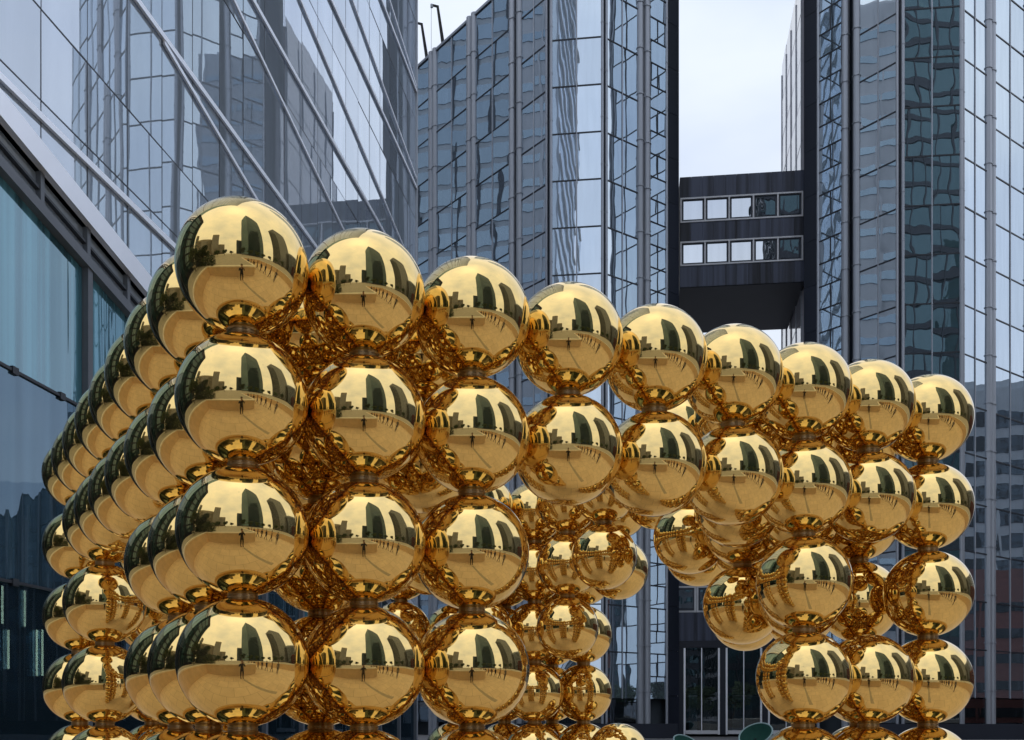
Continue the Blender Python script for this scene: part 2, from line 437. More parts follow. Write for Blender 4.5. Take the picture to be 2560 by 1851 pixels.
sculpt = empty('gold_ball_sculpture', (*gpos(4, 4), 0), 'openwork pavilion of stacked mirror polished gold balls standing in the court', 'sculpture')
bm = bmesh.new()
bmesh.ops.create_uvsphere(bm, u_segments=96, v_segments=64, radius=1.0)
for v in bm.verts: v.co = Vector((v.co.x * .4945 * D, v.co.y * .4945 * D, v.co.z * .494 * D))
ball = meshdata('ball', bm, GOLD, True)
bm = bmesh.new()
seg = 32
prof = [(.124, -.075), (.124, -.022), (.112, -.016), (.112, -.006), (.119, 0), (.112, .006), (.112, .016), (.124, .022), (.124, .075)]
rings = [[bm.verts.new((r * D * math.cos(2 * math.pi * i / seg), r * D * math.sin(2 * math.pi * i / seg), z * D)) for i in range(seg)] for r, z in prof]
for a, b in zip(rings, rings[1:]):
    for i in range(seg): bm.faces.new((a[i], a[(i + 1) % seg], b[(i + 1) % seg], b[i]))
collar = meshdata('collar', bm, COLLAR, True)
for (i, j), rows in sorted(cells.items()):
    x, y = gpos(i, j)
    for r in sorted(rows):
        jr = lambda a: random.uniform(-a, a)
        put('ball', ball, sculpt, (x + jr(.0012), y + jr(.0012), ROWH[r] + jr(.0012)), (jr(.02), jr(.02), random.uniform(0, 6.28)))
        if r + 1 in rows:
            put('collar', collar, sculpt, (x, y, (ROWH[r] + ROWH[r + 1]) / 2))
    if 9 in rows:
        put('foot_plate', box_me(.36 * D, .36 * D, .04, COLLAR), sculpt, (x, y, .023))

# ------------------------------------------------------------------ blue glass building on the left
K0 = Vector((-8.008, 17.8)); KD = Vector((.2007, 1.4525))
def kp(k): p = K0 + KD * k; return (p.x, p.y)
KMIN, KMAX = -8, 19
lf = Facade(kp(KMIN), kp(KMAX)); MOD = lf.len / (KMAX - KMIN)
ks = lambda k: (k - KMIN) * MOD
hz = lambda m: EYE + 10.46 * m           # height of a level, m being its slope to the vanishing point in the photo
lb = empty('office_building', (*kp(5), 0), 'blue mirror glass office building with slanting pale fins, left of the gold sculpture', 'building')
s1 = lambda k: hz(.927 - .0252 * (k + .8))
f2 = lambda k: s1(k) - .92
joints = [hz(1.0), hz(1.148), hz(1.655), hz(2.06), hz(2.47), hz(2.88), hz(3.29)]
HS = [hz(.97), hz(1.372), hz(1.766), hz(2.19), hz(2.59), hz(3.0)]
g = .018
for k in range(KMIN, KMAX):
    a, b = ks(k) + g, ks(k + 1) - g
    fa, fb = s1(k) + .12, s1(k + 1) + .12
    lf.poly('glass_pane', lb, [(a, fa), (b, fb), (b, joints[0] - g), (a, joints[0] - g)], G_LEFT).rotation_euler.rotate_axis('Z', random.uniform(-.003, .003))
    for z0, z1 in zip(joints, joints[1:]):
        lf.box('glass_pane', lb, (a + b) / 2, (z0 + z1) / 2, b - a, z1 - z0 - 2 * g, G_LEFT, 0, .03, .0028)
    # the two rows of narrow vents under the fascia
    lf.poly('vent_pane', lb, [(a, s1(k) - .52), (b, s1(k + 1) - .52), (b, s1(k + 1) - .28), (a, s1(k) - .28)], G_LEFT, -.06)
    lf.poly('vent_pane', lb, [(a, f2(k) + .1), (b, f2(k + 1) + .1), (b, s1(k + 1) - .58), (a, s1(k) - .58)], G_LEFT, -.06)
for k in range(KMIN, KMAX + 1):
    z0 = f2(k) + .05
    top = joints[-1]
    lf.box('joint', lb, ks(k), (s1(k) + top) / 2, .03, top - s1(k), JOINT, -.004, .04)
    lf.box('vent_post', lb, ks(k), (z0 + s1(k) - .25) / 2, .11, s1(k) - .25 - z0, GFRAME, -.03, .16)
    if k % 2:
        lf.box('post', lb, ks(k), f2(k) / 2, .16, f2(k), GFRAME, -.02, .2)
for z in joints[:-1]:
    lf.box('joint', lb, lf.len / 2, z, lf.len, .03, JOINT, -.002, .04)
def fin(name, k0, z0, k1, z1, th, off, dep, mat):
    lf.poly(name, lb, [(ks(k0), z0 - th / 2), (ks(k1), z1 - th / 2), (ks(k1), z1 + th / 2), (ks(k0), z0 + th / 2)], mat, off, dep)
for n, z in enumerate(HS):
    fin('fin', KMIN, z, KMAX, z, .12, .06, .06, ALU)
for k0, z0, sl in ((3, HS[1], .224), (2.4, HS[2], .235), (-1, HS[3], .19), (-1, HS[4], .185), (-1, HS[5], .2), (3, hz(3.3), .2)):
    fin('slanting_fin', k0, z0 - .1, KMAX, z0 - .1 - sl * (KMAX - k0), .09, .055, .05, ALU)
fin('fascia', KMIN, s1(KMIN) - .05, KMAX, s1(KMAX) - .05, .42, .09, .12, ALU)
fin('fascia_shadow_gap', KMIN, s1(KMIN) + .205, KMAX, s1(KMAX) + .205, .05, .03, .05, JOINT)
fin('vent_rail', KMIN, s1(KMIN) - .55, KMAX, s1(KMAX) - .55, .045, -.02, .1, FRAME)
fin('frame_rail', KMIN, f2(KMIN), KMAX, f2(KMAX), .19, 0.0, .22, GFRAME)
lo = [hz(-.153), hz(.21), hz(.54)]
for k in range(KMIN - 1, KMAX, 2):
    ka, kb = max(k, KMIN), min(k + 2, KMAX)
    a, b = ks(ka) + .09, ks(kb) - .09
    za, zb = f2(ka) - .1, f2(kb) - .1
    z0 = lo[0] + .6
    for z1 in (lo[1], lo[2], None):
        if z1 is None or z1 > zb - .3:
            lf.poly('ground_floor_pane', lb, [(a, z0), (b, z0), (b, zb), (a, za)], G_LOW, -.05, .025); break
        lf.box('ground_floor_pane', lb, (a + b) / 2, (z0 + z1) / 2, b - a, z1 - z0 - .02, G_LOW2 if z1 == lo[1] else G_LOW3, -.05, .025, .003)
        lf.box('glass_clamp_rail', lb, (a + b) / 2, z1, b - a, .05, FRAME, -.03, .06)
        for q in (.25, .75):
            lf.box('glass_clamp', lb, a + (b - a) * q, z1, .16, .12, FRAME, -.012, .05)
        z0 = z1
lf.box('plinth', lb, lf.len / 2, .3, lf.len, .62, DSTONE, .02, .3)
# curtain and interior behind the ground floor glass
bm = bmesh.new()
n = 520
vv = []
for i in range(n + 1):
    s = lf.len * i / n
    y = .62 + .07 * math.sin(s * 9.1 + 1.3 * math.sin(s * 2.3)) + .03 * math.sin(s * 23)
    vv.append((bm.verts.new((s, y, hz(.30))), bm.verts.new((s, y, max(hz(.31), f2(KMIN + s / MOD) + .2)))))
for a, b in zip(vv, vv[1:]): bm.faces.new((a[0], b[0], b[1], a[1]))
put('curtain', meshdata('curtain', bm, CURT, True), lb, lf.p0, (0, 0, lf.rz))
bm = bmesh.new(); bbox(bm, .1, lf.len - .1, 1.6, 1.7, 0, 12); put('inner_wall', meshdata('inner_wall', bm, ROOM), lb, lf.p0, (0, 0, lf.rz))
for px, y0, y1 in ((6, 1465, 1560), (62, 1477, 1567), (21, 1575, 1673), (92, 1575, 1690), (106, 1575, 1690)):
    q = (px - CX) / F                                  # the tube hangs .75 m inside the facade
    o = lf.p0 - lf.n * .95
    t = (q * o.y - o.x) / (lf.d.x - q * lf.d.y); p = o + lf.d * t
    zt, zb = EYE + (YH - y0) / F * p.y, EYE + (YH - y1) / F * p.y
    put('light_tube', box_me(.028, .028, zt - zb, TUBE), lb, (p.x, p.y, (zt + zb) / 2))
# body behind and the storeys above the picture
bm = bmesh.new()
e0, e1 = Vector(kp(KMIN)), Vector(kp(KMAX)); nn = Vector((lf.n.x, lf.n.y))
def off2(p, inn, al=0): return tuple(Vector(p) - nn * inn + Vector((lf.d.x, lf.d.y)) * al)
prism_poly(bm, [off2(e0, .35), off2(e0, 26), off2(e1, 26), off2(e1, .35)], 12.4, 99.5)
prism_poly(bm, [off2(e0, 3.0), off2(e0, 26), off2(e1, 26), off2(e1, 3.0)], 0, 12.3)
put('body', meshdata('body', bm, ROOM), lb)
zt0, zt1 = joints[-1] + .03, 100.0
lf.box('upper_glazing', lb, lf.len / 2, (zt0 + zt1) / 2, lf.len, zt1 - zt0, G_LEFT, 0, .03)
bm = bmesh.new()
z = zt0 + 2
while z < zt1: bbox(bm, 0, lf.len, -.2, -.02, z, z + .17); z += 4.3
for k in range(KMIN, KMAX + 1): bbox(bm, max(0, ks(k) - .015), ks(k) + .015, -.03, -.016, zt0, zt1)
o = put('upper_glazing_bars', meshdata('upper_glazing_bars', bm, ALU), lb, lf.p0, (0, 0, lf.rz)); o['kind'] = 'stuff'
lend = Facade(kp(KMAX), off2(e1, 26)); lend.box('end_wall', lb, lend.len / 2, 50, lend.len, 100, G_LEFT, .04, .05)
lsta = Facade(off2(e0, 26), kp(KMIN)); lsta.box('end_wall', lb, lsta.len / 2, 50, lsta.len, 100, G_DARK, .04, .05)
lf.box('corner_post', lb, lf.len + .05, 50, .12, 100, ALU_G, .02, .16)

# dome camera under the fascia at the far corner
dc = empty('security_camera', (0, 0, 0), 'white dome security camera on the far corner of the blue glass building', 'camera')
bp = lf.at(ks(16.5), s1(16.5) - .3, .55)
dc.location = bp
put('bracket', box_me(.5, .08, .06, WHITEP), dc, bp + Vector((-.18, 0, .36)))
bm = bmesh.new(); prism_poly(bm, [(.16 * math.cos(a * math.pi / 10), .16 * math.sin(a * math.pi / 10)) for a in range(20)], .12, .34)
put('housing', meshdata('housing', bm, WHITEP), dc, bp)
bm = bmesh.new(); bmesh.ops.create_uvsphere(bm, u_segments=20, v_segments=12, radius=.17)
for v in bm.verts: v.co.z += .1
put('dome', meshdata('dome', bm, GFRAME, True), dc, bp)

# ------------------------------------------------------------------ middle glass tower
NT = 16
mt = empty('glass_tower', (6, 88, 0), 'faceted mirror glass tower left of the black footbridge', 'tower')
cd = Vector((-.609, .793)); c0 = Vector((2.67, 80.8))
ch = lambda t: tuple(c0 + cd * t)
def slot(root, pa, pb, z0, z1, nposts=2):
    """dark recess between two facets with a round metal post on either side"""
    fc = Facade(pa, pb)
    fc.box('recess', root, fc.len / 2, (z0 + z1) / 2, fc.len + .1, z1 - z0, JOINT, -.55, .1)
    put('corner_post', post_me(.31, z1 - z0, FLH, ALU_G, 14), root, fc.at(.29, z0, -.05))
    put('corner_post', post_me(.31, z1 - z0, FLH, ALU_G, 14), root, fc.at(fc.len - .29, z0, -.05))
roofA = FL0 + 16 * FLH
ZB = 1.1
facs = [(ch(21.2), ch(16.5)), (ch(15.3), ch(10.6)), (ch(9.35), ch(4.65))]
for a, b in facs:
    fc = Facade(a, b); glazing(mt, fc, 2, 0, NT, G_TOW, .004)
    fc.box('base_pane', mt, fc.len / 2, (ZB + FL0) / 2, fc.len - .05, FL0 - ZB - .1, G_ENT, 0, .04)
    fc.box('parapet', mt, fc.len / 2, roofA + .12, fc.len + .1, .22, ALU_G, .03, .2)
slot(mt, ch(16.5), ch(15.3), 0, roofA + .3); slot(mt, ch(10.6), ch(9.35), 0, roofA + .3); slot(mt, ch(4.65), ch(3.1), 0, 130)
F6 = Vector((.793, .609)); q6 = Vector((7.2, 80.1)); p6 = lambda t: tuple(q6 + F6 * t)
front = [(Facade(ch(3.1), ch(0)), 2, G_TOW), (Facade((2.99, 80.4), (6.88, 79.9)), 2, G_TOW), (Facade(p6(0), p6(3.3)), 2, G_TOW)]
for fc, nc, gm in front:
    glazing(mt, fc, nc, 0, NT, gm, .003)
    upper_glazing(mt, fc, NT, 35, gm, nc)
    fc.box('base_pane', mt, fc.len / 2, (ZB + FL0) / 2, fc.len - .05, FL0 - ZB - .1, G_ENT, 0, .04)
for a, b in ((ch(0), (2.99, 80.4)), ((6.88, 79.9), p6(0))):
    for p in (a, b):
        put('corner_post', post_me(.11, 129, FLH, ALU_G, 12), mt, (p[0], p[1] - .03, .5))
    fc = Facade(a, b); fc.box('corner_gap', mt, fc.len / 2, 65, fc.len, 129, JOINT, -.1, .05)
slot(mt, p6(3.3), p6(4.65), 0, 130)
fc7 = Facade(p6(4.65), p6(6.45)); glazing(mt, fc7, 1, 0, NT, G_TOW, .004, half=True); upper_glazing(mt, fc7, NT, 35, G_TOW, 1)
for n in range(0, NT, 1):
    fc7.box('window_bar', mt, fc7.len * .48, FL0 + n * FLH + FLH * .75, .08, FLH * .5, FRAME, .014, .07)
put('corner_post', post_me(.12, 130, FLH, ALU_G, 12), mt, (*p6(6.55), 0))
fw = Facade(p6(6.62), p6(7.85))
for n in range(0, 36):
    fw.box('stone_panel', mt, fw.len / 2, 1.5 + n * FLH, fw.len, FLH - .03, DSTONE, .05, .12)
bm = bmesh.new()
prism_poly(bm, [(p[0] + .5, p[1] + .8) for p in (ch(21.4), ch(4.4))] + [(14, 100), (-4, 112)], 0, roofA - .1)
prism_poly(bm, [(ch(3.2)[0] + .55, ch(3.2)[1] + .75), (3.2, 81.2), (6.7, 80.7), (q6.x - .2, q6.y + .7), (p6(7.5)[0] - .3, p6(7.5)[1] + .6), (p6(7.5)[0] - .3, 99.9), (3, 99.9)], 0, 129.9)
put('body', meshdata('body', bm, CORE), mt)
be = Facade(p6(7.8), (13.62, 99.9)); be.box('side_wall', mt, be.len / 2, 65, be.len, 130, DSTONE, -.08, .1)
lw_ = Facade((-4, 112), ch(21.3)); lw_.box('side_wall', mt, lw_.len / 2, roofA / 2, lw_.len, roofA, G_FAR, -.05, .1)
fcs = [Facade(*f) for f in facs]
for n, (fi, s, z) in enumerate(((1, 2.6, 33.0), (1, 1.0, 24.4), (1, 1.2, 18.2), (0, 3.9, 30.2))):
    put('downlight', box_me(.16, .06, .10, SPOT), mt, fcs[fi].at(s, z, -.3))
put('entrance_base', box_me(16, .5, ZB, DSTONE), mt, (4.5, 79.4, ZB / 2 - .001)); 

# facade cleaning davits on the roof
for n, (xa, ya, xb, yb, Y, lab) in enumerate(((1054, 60, 1072, 150, 95.5, 'shorter dark roof davit nearer the blue glass building'), (1094, 16, 1111, 112, 93.0, 'taller dark roof davit nearer the tall tower facets'))):
    A = Vector(((xa - CX) / F * Y, Y, EYE + (YH - ya) / F * Y)); B = Vector(((xb - CX) / F * Y, Y, roofA - .15))
    dv = empty('roof_davit', B, lab, 'davit', 'davits on the tower roof')
    d = A - B
    bm = bmesh.new()
    m4 = d.to_track_quat('Z', 'Y').to_matrix().to_4x4()
    bmesh.ops.create_cone(bm, cap_ends=True, segments=10, radius1=.17, radius2=.11, depth=d.length, matrix=Matrix.Translation(d / 2) @ m4)
    put('mast', meshdata('mast', bm, BLACKM), dv, B)
    am = put('arm', box_me(.7, .16, .14, BLACKM), dv, A + Vector((-.24, 0, .03)), (0, .25, 0))
    put('pulley', box_me(.22, .2, .26, ALU_G), am, A + Vector((-.52, 0, .02)))
    put('foot_plate', box_me(.6, .6, .12, BLACKM), dv, B + Vector((0, 0, .06)))
    put('cable', box_me(.03, .03, 4.2, GFRAME), dv, A + Vector((-.56, 0, -2.2)))

# ------------------------------------------------------------------ right glass tower
rt = empty('glass_tower', (32, 84, 0), 'faceted mirror glass tower right of the black footbridge', 'tower')
r0 = Vector((28.35, 77.2)); rh = lambda t: tuple(r0 + cd * t)
r4 = Vector((33.0, 76.8)); rr = lambda t: tuple(r4 + F6 * t)
rf = [(Facade(rh(3.15), rh(0)), 2, G_TOWR, 1), (Facade((28.65, 76.9), (32.72, 76.45)), 2, G_TOWR, 1), (Facade(rr(0), rr(3.3)), 2, G_TOW, 1), (Facade(rr(4.45), rr(9.2)), 2, G_TOW, 1), (Facade(rr(10.4), rr(15.2)), 2, G_TOW, 0)]
for fc, nc, gm, vis in rf:
    if vis: glazing(rt, fc, nc, 0, NT, gm, .004)
    upper_glazing(rt, fc, NT if vis else 0, 37, gm, nc)
    fc.box('base_pane', rt, fc.len / 2, (ZB + FL0) / 2, fc.len - .05, FL0 - ZB - .1, G_ENT, 0, .04)
# lower wing going on to the right of the picture, mirrored in the ground floor glass on the left
for t0 in (16.6, 22.6, 28.6, 34.6, 40.6, 46.6):
    fcw = Facade(rr(t0), rr(t0 + 4.8)); upper_glazing(rt, fcw, 0, 6, G_FAR, 2)
    fcw.box('wing_base', rt, fcw.len / 2, 1.5, fcw.len, 2.9, DSTONE, 0, .1)
    put('corner_post', post_me(.31, FL0 + 6 * FLH, FLH, ALU_G, 14), rt, (*rr(t0 - .4), 0))
fcw = Facade(rr(15.4), rr(51.5)); fcw.box('low_wing_body', rt, fcw.len / 2, 12.2, fcw.len, 24.4, CORE, -5.2, 10)
slot(rt, rr(3.3), rr(4.45), 0, 136); slot(rt, rr(9.2), rr(10.4), 0, 136); slot(rt, rh(4.75), rh(3.15), 0, 136)
for a, b in ((rh(0), (28.65, 76.9)), ((32.72, 76.45), rr(0))):
    for p in (a, b):
        put('corner_post', post_me(.12, 135, FLH, ALU_G, 12), rt, (p[0], p[1] - .03, .5))
    fc = Facade(a, b); fc.box('corner_gap', rt, fc.len / 2, 67, fc.len, 134, JOINT, -.1, .05)
fr1 = Facade(rh(6.8), rh(4.75)); glazing(rt, fr1, 1, 0, NT, G_TOWR, .004, half=True); upper_glazing(rt, fr1, NT, 37, G_TOWR, 1)
for n in range(NT):
    fr1.box('window_bar', rt, fr1.len * .5, FL0 + n * FLH + FLH * .75, .09, FLH * .5, FRAME, .014, .07)
put('corner_post', post_me(.13, 136, FLH, ALU_G, 12), rt, (*rh(6.92), 0))
frw = Facade(rh(8.2), rh(7.0))
for n in range(37):
    frw.box('stone_panel', rt, frw.len / 2, 1.5 + n * FLH, frw.len, FLH - .03, DSTONE, .05, .12)
bm = bmesh.new()
prism_poly(bm, [(rh(8.0)[0] + .5, rh(8.0)[1] + .6), (28.75, 77.9), (32.6, 77.3), (33.1, 77.8), (rr(15.0)[0] - .4, rr(15.0)[1] + .7), (43, 104), (33, 100), (25.2, 88)], 0, 135.9)
put('body', meshdata('body', bm, CORE), rt)
# pale wing running back behind the footbridge
wp = Vector((23.95, 86.6)); wd = Vector((.134, 1.0)).normalized()
fwg = Facade(tuple(wp + wd * 13.4), tuple(wp))
wh = 62.6
fwg.box('wing_wall', rt, fwg.len / 2, wh / 2, fwg.len, wh, WING, -.25, .5)
for n in range(0, 17):
    fwg.box('wing_joint', rt, fwg.len / 2, 2.4 + n * FLH, fwg.len, .07, GFRAME, .01, .04)
    for c in range(4):
        fwg.box('wing_panel', rt, (c + .5) * fwg.len / 4, 4.2 + n * FLH, fwg.len / 4 - .12, FLH - .14, WING2, .012, .05, .006)
for c in range(5): fwg.box('wing_fin', rt, min(max(c * fwg.len / 4, .1), fwg.len - .1), wh / 2, .10, wh, ALU_G, .05, .12)
put('entrance_base', box_me(17, .5, ZB, DSTONE), rt, (34.5, 75.6, ZB / 2 - .001))
# ceiling strip lights seen through the glass
def strip_light(fc, px, py, ln, tilt):
    q = (px - CX) / F; o = fc.p0 - fc.n * .35
    t = (q * o.y - o.x) / (fc.d.x - q * fc.d.y); p = o + fc.d * t
    put('ceiling_light', box_me(ln, .05, .16, STRIP), rt, (p.x, p.y, EYE + (YH - py) / F * p.y), (0, tilt, fc.rz))
strip_light(rf[1][0], 2268, 20, .95, -.55); strip_light(rf[1][0], 2307, 14, .6, .6); strip_light(fr1, 2066, 122, .75, -1.25)

# ------------------------------------------------------------------ black footbridge between the towers
fb = Facade((13.75, 86.0), (23.75, 84.8))
br = empty('footbridge', (18.7, 90, 36.8), 'black weathered footbridge with two rows of square windows high between the towers', 'bridge')
zt, zb = 45.8, 36.8
bands = ((zb, 38.5), (40.52, 42.05), (44.1, zt))
NP = 11
for a, b in bands:
    for c in range(NP):
        wpan = fb.len / NP
        fb.box('cladding_panel', br, (c + .5) * wpan, (a + b) / 2, wpan - .012, b - a, BRIDGE, 0, .1, .002)
for (a, b) in ((38.5, 40.52), (42.05, 44.1)):
    fb.box('window_back', br, fb.len / 2, (a + b) / 2, fb.len - .02, b - a - .02, FRAME, -.12, .04)
    s0, s1_ = .1, fb.len - .28
    wv = (s1_ - s0) / 5
    fb.box('window_rail', br, (s0 + s1_) / 2, b - .07, s1_ - s0 + .12, .12, WFRAME, .03, .14)
    fb.box('window_rail', br, (s0 + s1_) / 2, a + .07, s1_ - s0 + .12, .12, WFRAME, .03, .14)
    for c in range(6):
        fb.box('window_post', br, s0 + wv * c, (a + b) / 2, .12, b - a - .262, WFRAME, .03, .14)
    for c in range(5):
        wn = fb.box('window', br, s0 + wv * (c + .5), (a + b) / 2, wv - .13, b - a - .27, JOINT, -.07, .05)
        fb.box('glass_pane', wn, s0 + wv * (c + .5), (a + b) / 2, wv - .42, b - a - .56, G_BRI, -.03, .03, .006)
    fb.box('end_post', br, fb.len - .1, (a + b) / 2, .06, b - a - .2, GFRAME, .03, .08)
bm = bmesh.new(); bbox(bm, 0, fb.len, .16, 10.5, zb + .004, zt - .004); put('body', meshdata('body', bm, DSTONE), br, fb.p0, (0, 0, fb.rz))

# ------------------------------------------------------------------ low entrance block between the towers
fl = Facade((13.3, 86.2), (24.2, 85.3))
en = empty('entrance_block', (18.8, 88, 0), 'low black entrance block with tall glazing between the two towers', 'building')
for (a, b, dp) in ((10.65, 14.6, 0), (7.9, 10.6, 0)):
    if a > 10: zz = ((12.4, 14.6), (10.65, 10.75))
for c in range(6):
    wpan = fl.len / 6
    fl.box('wall_panel', en, (c + .5) * wpan, 13.5, wpan - .012, 2.2, BRIDGE, 0, .1)
    fl.box('wall_panel', en, (c + .5) * wpan, 9.0, wpan - .012, 2.3, BRIDGE, 0, .1)
    wn = fl.box('window', en, (c + .5) * wpan, 11.27, wpan - .03, 2.16, WFRAME, -.03, .1)
    fl.box('window_seal', wn, (c + .5) * wpan, 11.27, wpan - .34, 1.86, JOINT, -.0, .1)
    fl.box('glass_pane', wn, (c + .5) * wpan, 11.27, wpan - .62, 1.5, G_BRI, .05, .03, .006)
fl.box('beam', en, fl.len / 2, 7.55, fl.len, .55, DSTONE, .04, .3)
for c in range(4):
    s = .55 + c * 3.4
    fl.box('pier', en, s, 3.7, .45, 7.1, DSTONE, .05, .3)
    for sg in (-1, 1): fl.box('pier_edge', en, s + sg * .31, 3.7, .15, 7.1, ALU, .03, .2)
    if c < 3:
        for h in range(2):
            ww = (3.4 - .78) / 2
            for (a, b) in ((.55, 3.3), (3.36, 7.25)):
                fl.box('glass_pane', en, s + .39 + ww * (h + .5), (a + b) / 2, ww - .03, b - a, G_ENT, 0, .03, .006)
        fl.box('mullion', en, s + 1.7, 3.9, .07, 6.8, ALU, .03, .1)
        fl.box('sill', en, s + 1.7, .36, 2.7, .3, WFRAME, .12, .3)
bm = bmesh.new(); bbox(bm, 0, fl.len, 2.8, 9, 0, 14.5); bbox(bm, 0, fl.len, .2, 9, 7.5, 14.5); put('body', meshdata('body', bm, CORE), en, fl.p0, (0, 0, fl.rz))
# things seen in the lobby
for s, z1, w_, m_ in ((1.6, 3.4, .7, WHITEP), (2.75, 2.6, .55, CONC), (5.6, 3.3, 1.6, CONC), (4.5, 3.0, .5, GREENP), (8.6, 3.1, 1.4, CONC)):
    fl.box('lobby_screen', en, s, z1 / 2 + .4, w_, z1, m_, -.5, .15)

# tilted green bowls in front of the entrance
def dish(px, py, Y, rad, ty, label):
    x = (px - CX) / F * Y; z = EYE + (YH - py) / F * Y
    e = empty('dish_planter', (x, Y, 0), label, 'planter', 'green bowls by the entrance')
    bm = bmesh.new(); seg = 40; prof = [(.0, -.32), (.45, -.27), (.8, -.12), (1.0, .0), (.95, .0), (.75, -.1), (.4, -.22), (.0, -.26)]
    rings = [[bm.verts.new((r * rad * math.cos(2 * math.pi * i / seg), r * rad * math.sin(2 * math.pi * i / seg), zz * rad)) for i in range(seg)] for r, zz in prof]
    for a, b in zip(rings, rings[1:]):
        for i in range(seg): bm.faces.new((a[i], a[(i + 1) % seg], b[(i + 1) % seg], b[i]))
    bmesh.ops.remove_doubles(bm, verts=bm.verts, dist=1e-5)
    bw = put('bowl', meshdata('bowl', bm, GREENP, True), e, (x, Y, z), (R(30), ty, 0))
    bm = bmesh.new(); mn = 8
    vr = [[bm.verts.new(((rad + .05 * math.cos(2 * math.pi * k / mn)) * math.cos(2 * math.pi * i / seg), (rad + .05 * math.cos(2 * math.pi * k / mn)) * math.sin(2 * math.pi * i / seg), .05 * math.sin(2 * math.pi * k / mn))) for k in range(mn)] for i in range(seg)]
    for i in range(seg):
        for k in range(mn): bm.faces.new((vr[i][k], vr[(i + 1) % seg][k], vr[(i + 1) % seg][(k + 1) % mn], vr[i][(k + 1) % mn]))
    put('rim', meshdata('rim', bm, TEALP, True), bw, (x, Y, z), (R(30), ty, 0))
    put('stand', box_me(.14, .14, max(.1, z - .25), BLACKM), e, (x, Y + .05, max(.1, z - .25) / 2))
dish(1889, 1836, 62, 1.0, R(-28), 'dark green tilted bowl with pale rim at the entrance, right of the other bowl')
dish(1716, 1858, 62, .8, R(20), 'small tilted bowl half hidden beside the black entrance pier')

# ------------------------------------------------------------------ buildings reflected in the glass and in the balls
def strips(root, pts_list, z0, z1, fh, gm, wallm, nv, frac=.6, barm=None):
    for (a, b) in pts_list:
        fc = Facade(a, b)
        n = int((z1 - z0) / fh)
        for i in range(n):
            z = z0 + (i + .5) * fh
            fc.box('window_band', root, fc.len / 2, z, fc.len - .3, fh * frac, gm, .04, .1)
        for c in range(nv + 1):
            fc.box('pilaster', root, min(max(.2, c * fc.len / nv), fc.len - .2), (z0 + z1) / 2, .35, z1 - z0, barm or wallm, .1, .24)
def block(name, label, cat, corners, H, wallm, faces, fh, gm, nv, frac=.6, z0=1.5, barm=None, crown=1.2):
    cx = sum(c[0] for c in corners) / len(corners); cy = sum(c[1] for c in corners) / len(corners)
    e = empty(name, (cx, cy, 0), label, cat)
    bm = bmesh.new(); prism_poly(bm, corners, 0, H); put('wall', meshdata('wall', bm, wallm), e)
    bm = bmesh.new(); prism_poly(bm, [(cx + (c[0] - cx) * .9, cy + (c[1] - cy) * .9) for c in corners], H - .05, H + crown); put('roof', meshdata('roof', bm, wallm), e)
    strips(e, [(corners[i], corners[j]) for i, j in faces], z0, H - 1, fh, gm, wallm, nv, frac, barm)
    return e
# dark green tower behind the camera
tcn = [(18, -84), (21, -46), (73, -62), (69, -106)]
tw = empty('dark_green_tower', (40, -90, 0), 'tall dark green glass tower reflected large in the gold balls', 'tower')
bm = bmesh.new(); prism_poly(bm, tcn[::-1], 0, 150); bmesh.ops.recalc_face_normals(bm, faces=bm.faces); put('body', meshdata('body', bm, CORE), tw)
for (a, b, gm) in ((tcn[1], tcn[0], G_GREEN), (tcn[2], tcn[1], G_DARK)):
    fc = Facade(a, b); nf = 32
    for i in range(nf):
        z = 2 + (i + .5) * 4.6
        fc.box('glass_band', tw, fc.len / 2, z + .5, fc.len - .2, 3.3, gm, .06, .1)
        fc.box('spandrel_band', tw, fc.len / 2, z - 1.7, fc.len - .2, 1.0, GFRAME if gm is G_GREEN else FRAME, .09, .12)
    nv = 12 if gm is G_GREEN else 19
    for c in range(nv + 1):
        fc.box('mullion', tw, min(max(.2, c * fc.len / nv), fc.len - .2), 76, .3, 147, FRAME, .14, .2)
block('slender_tower', 'grey banded tower reflected at the right of each gold ball', 'tower', [(103, -44), (128, -34), (132, 22), (96, -14)], 116, CONC, ((3, 0), (2, 3)), 3.6, G_WIN, 8, .55)
# low blocks beyond the trees
def quad(az0, az1, d0, d1, th):
    P = lambda az, d: (d * math.sin(R(az)), 4 - d * math.cos(R(az)))
    return [P(az0, d0 + th), P(az0, d0), P(az1, d1), P(az1, d1 + th)]
def blk(name, label, az0, az1, d0, d1, th, H, wallm, fh, gm, nv, frac=.5):
    c = quad(az0, az1, d0, d1, th)
    cc = [c[0], c[1], c[2], c[3]]
    # seen from the court the face runs from az1 (left as one turns round) to az0
    block(name, label, 'building', cc, H, wallm, ((2, 1),), fh, gm, nv, frac)
blk('apartment_block', 'sand coloured long apartment block reflected beyond the trees', -64, -37, 110, 116, 18, 50, SAND, 3.2, G_WIN, 14)
blk('apartment_tower', 'sand coloured rounded apartment tower with balconies, tallest in the reflected skyline', -37, -25, 112, 114, 18, 66, SAND, 3.2, G_WIN, 6)
blk('low_block', 'small beige block next to the reflected apartment tower', -25, -15, 128, 130, 14, 34, SAND, 3.2, G_WIN, 5)
blk('slab_building', 'dark slab building touching the dark green tower', 4, 12, 110, 112, 16, 45, GFRAME, 3.4, G_DARK, 4)
blk('pale_slab', 'narrow pale slab building reflected left of the sand coloured blocks', -69, -63, 42, 44, 12, 26, SAND, 3.3, G_GREEN, 4)
blk('dark_office_block', 'dark green office block reflected along the left rim of the balls', -126, -71, 25, 27, 14, 31, DSTONE, 3.4, G_DARK, 9, .8)
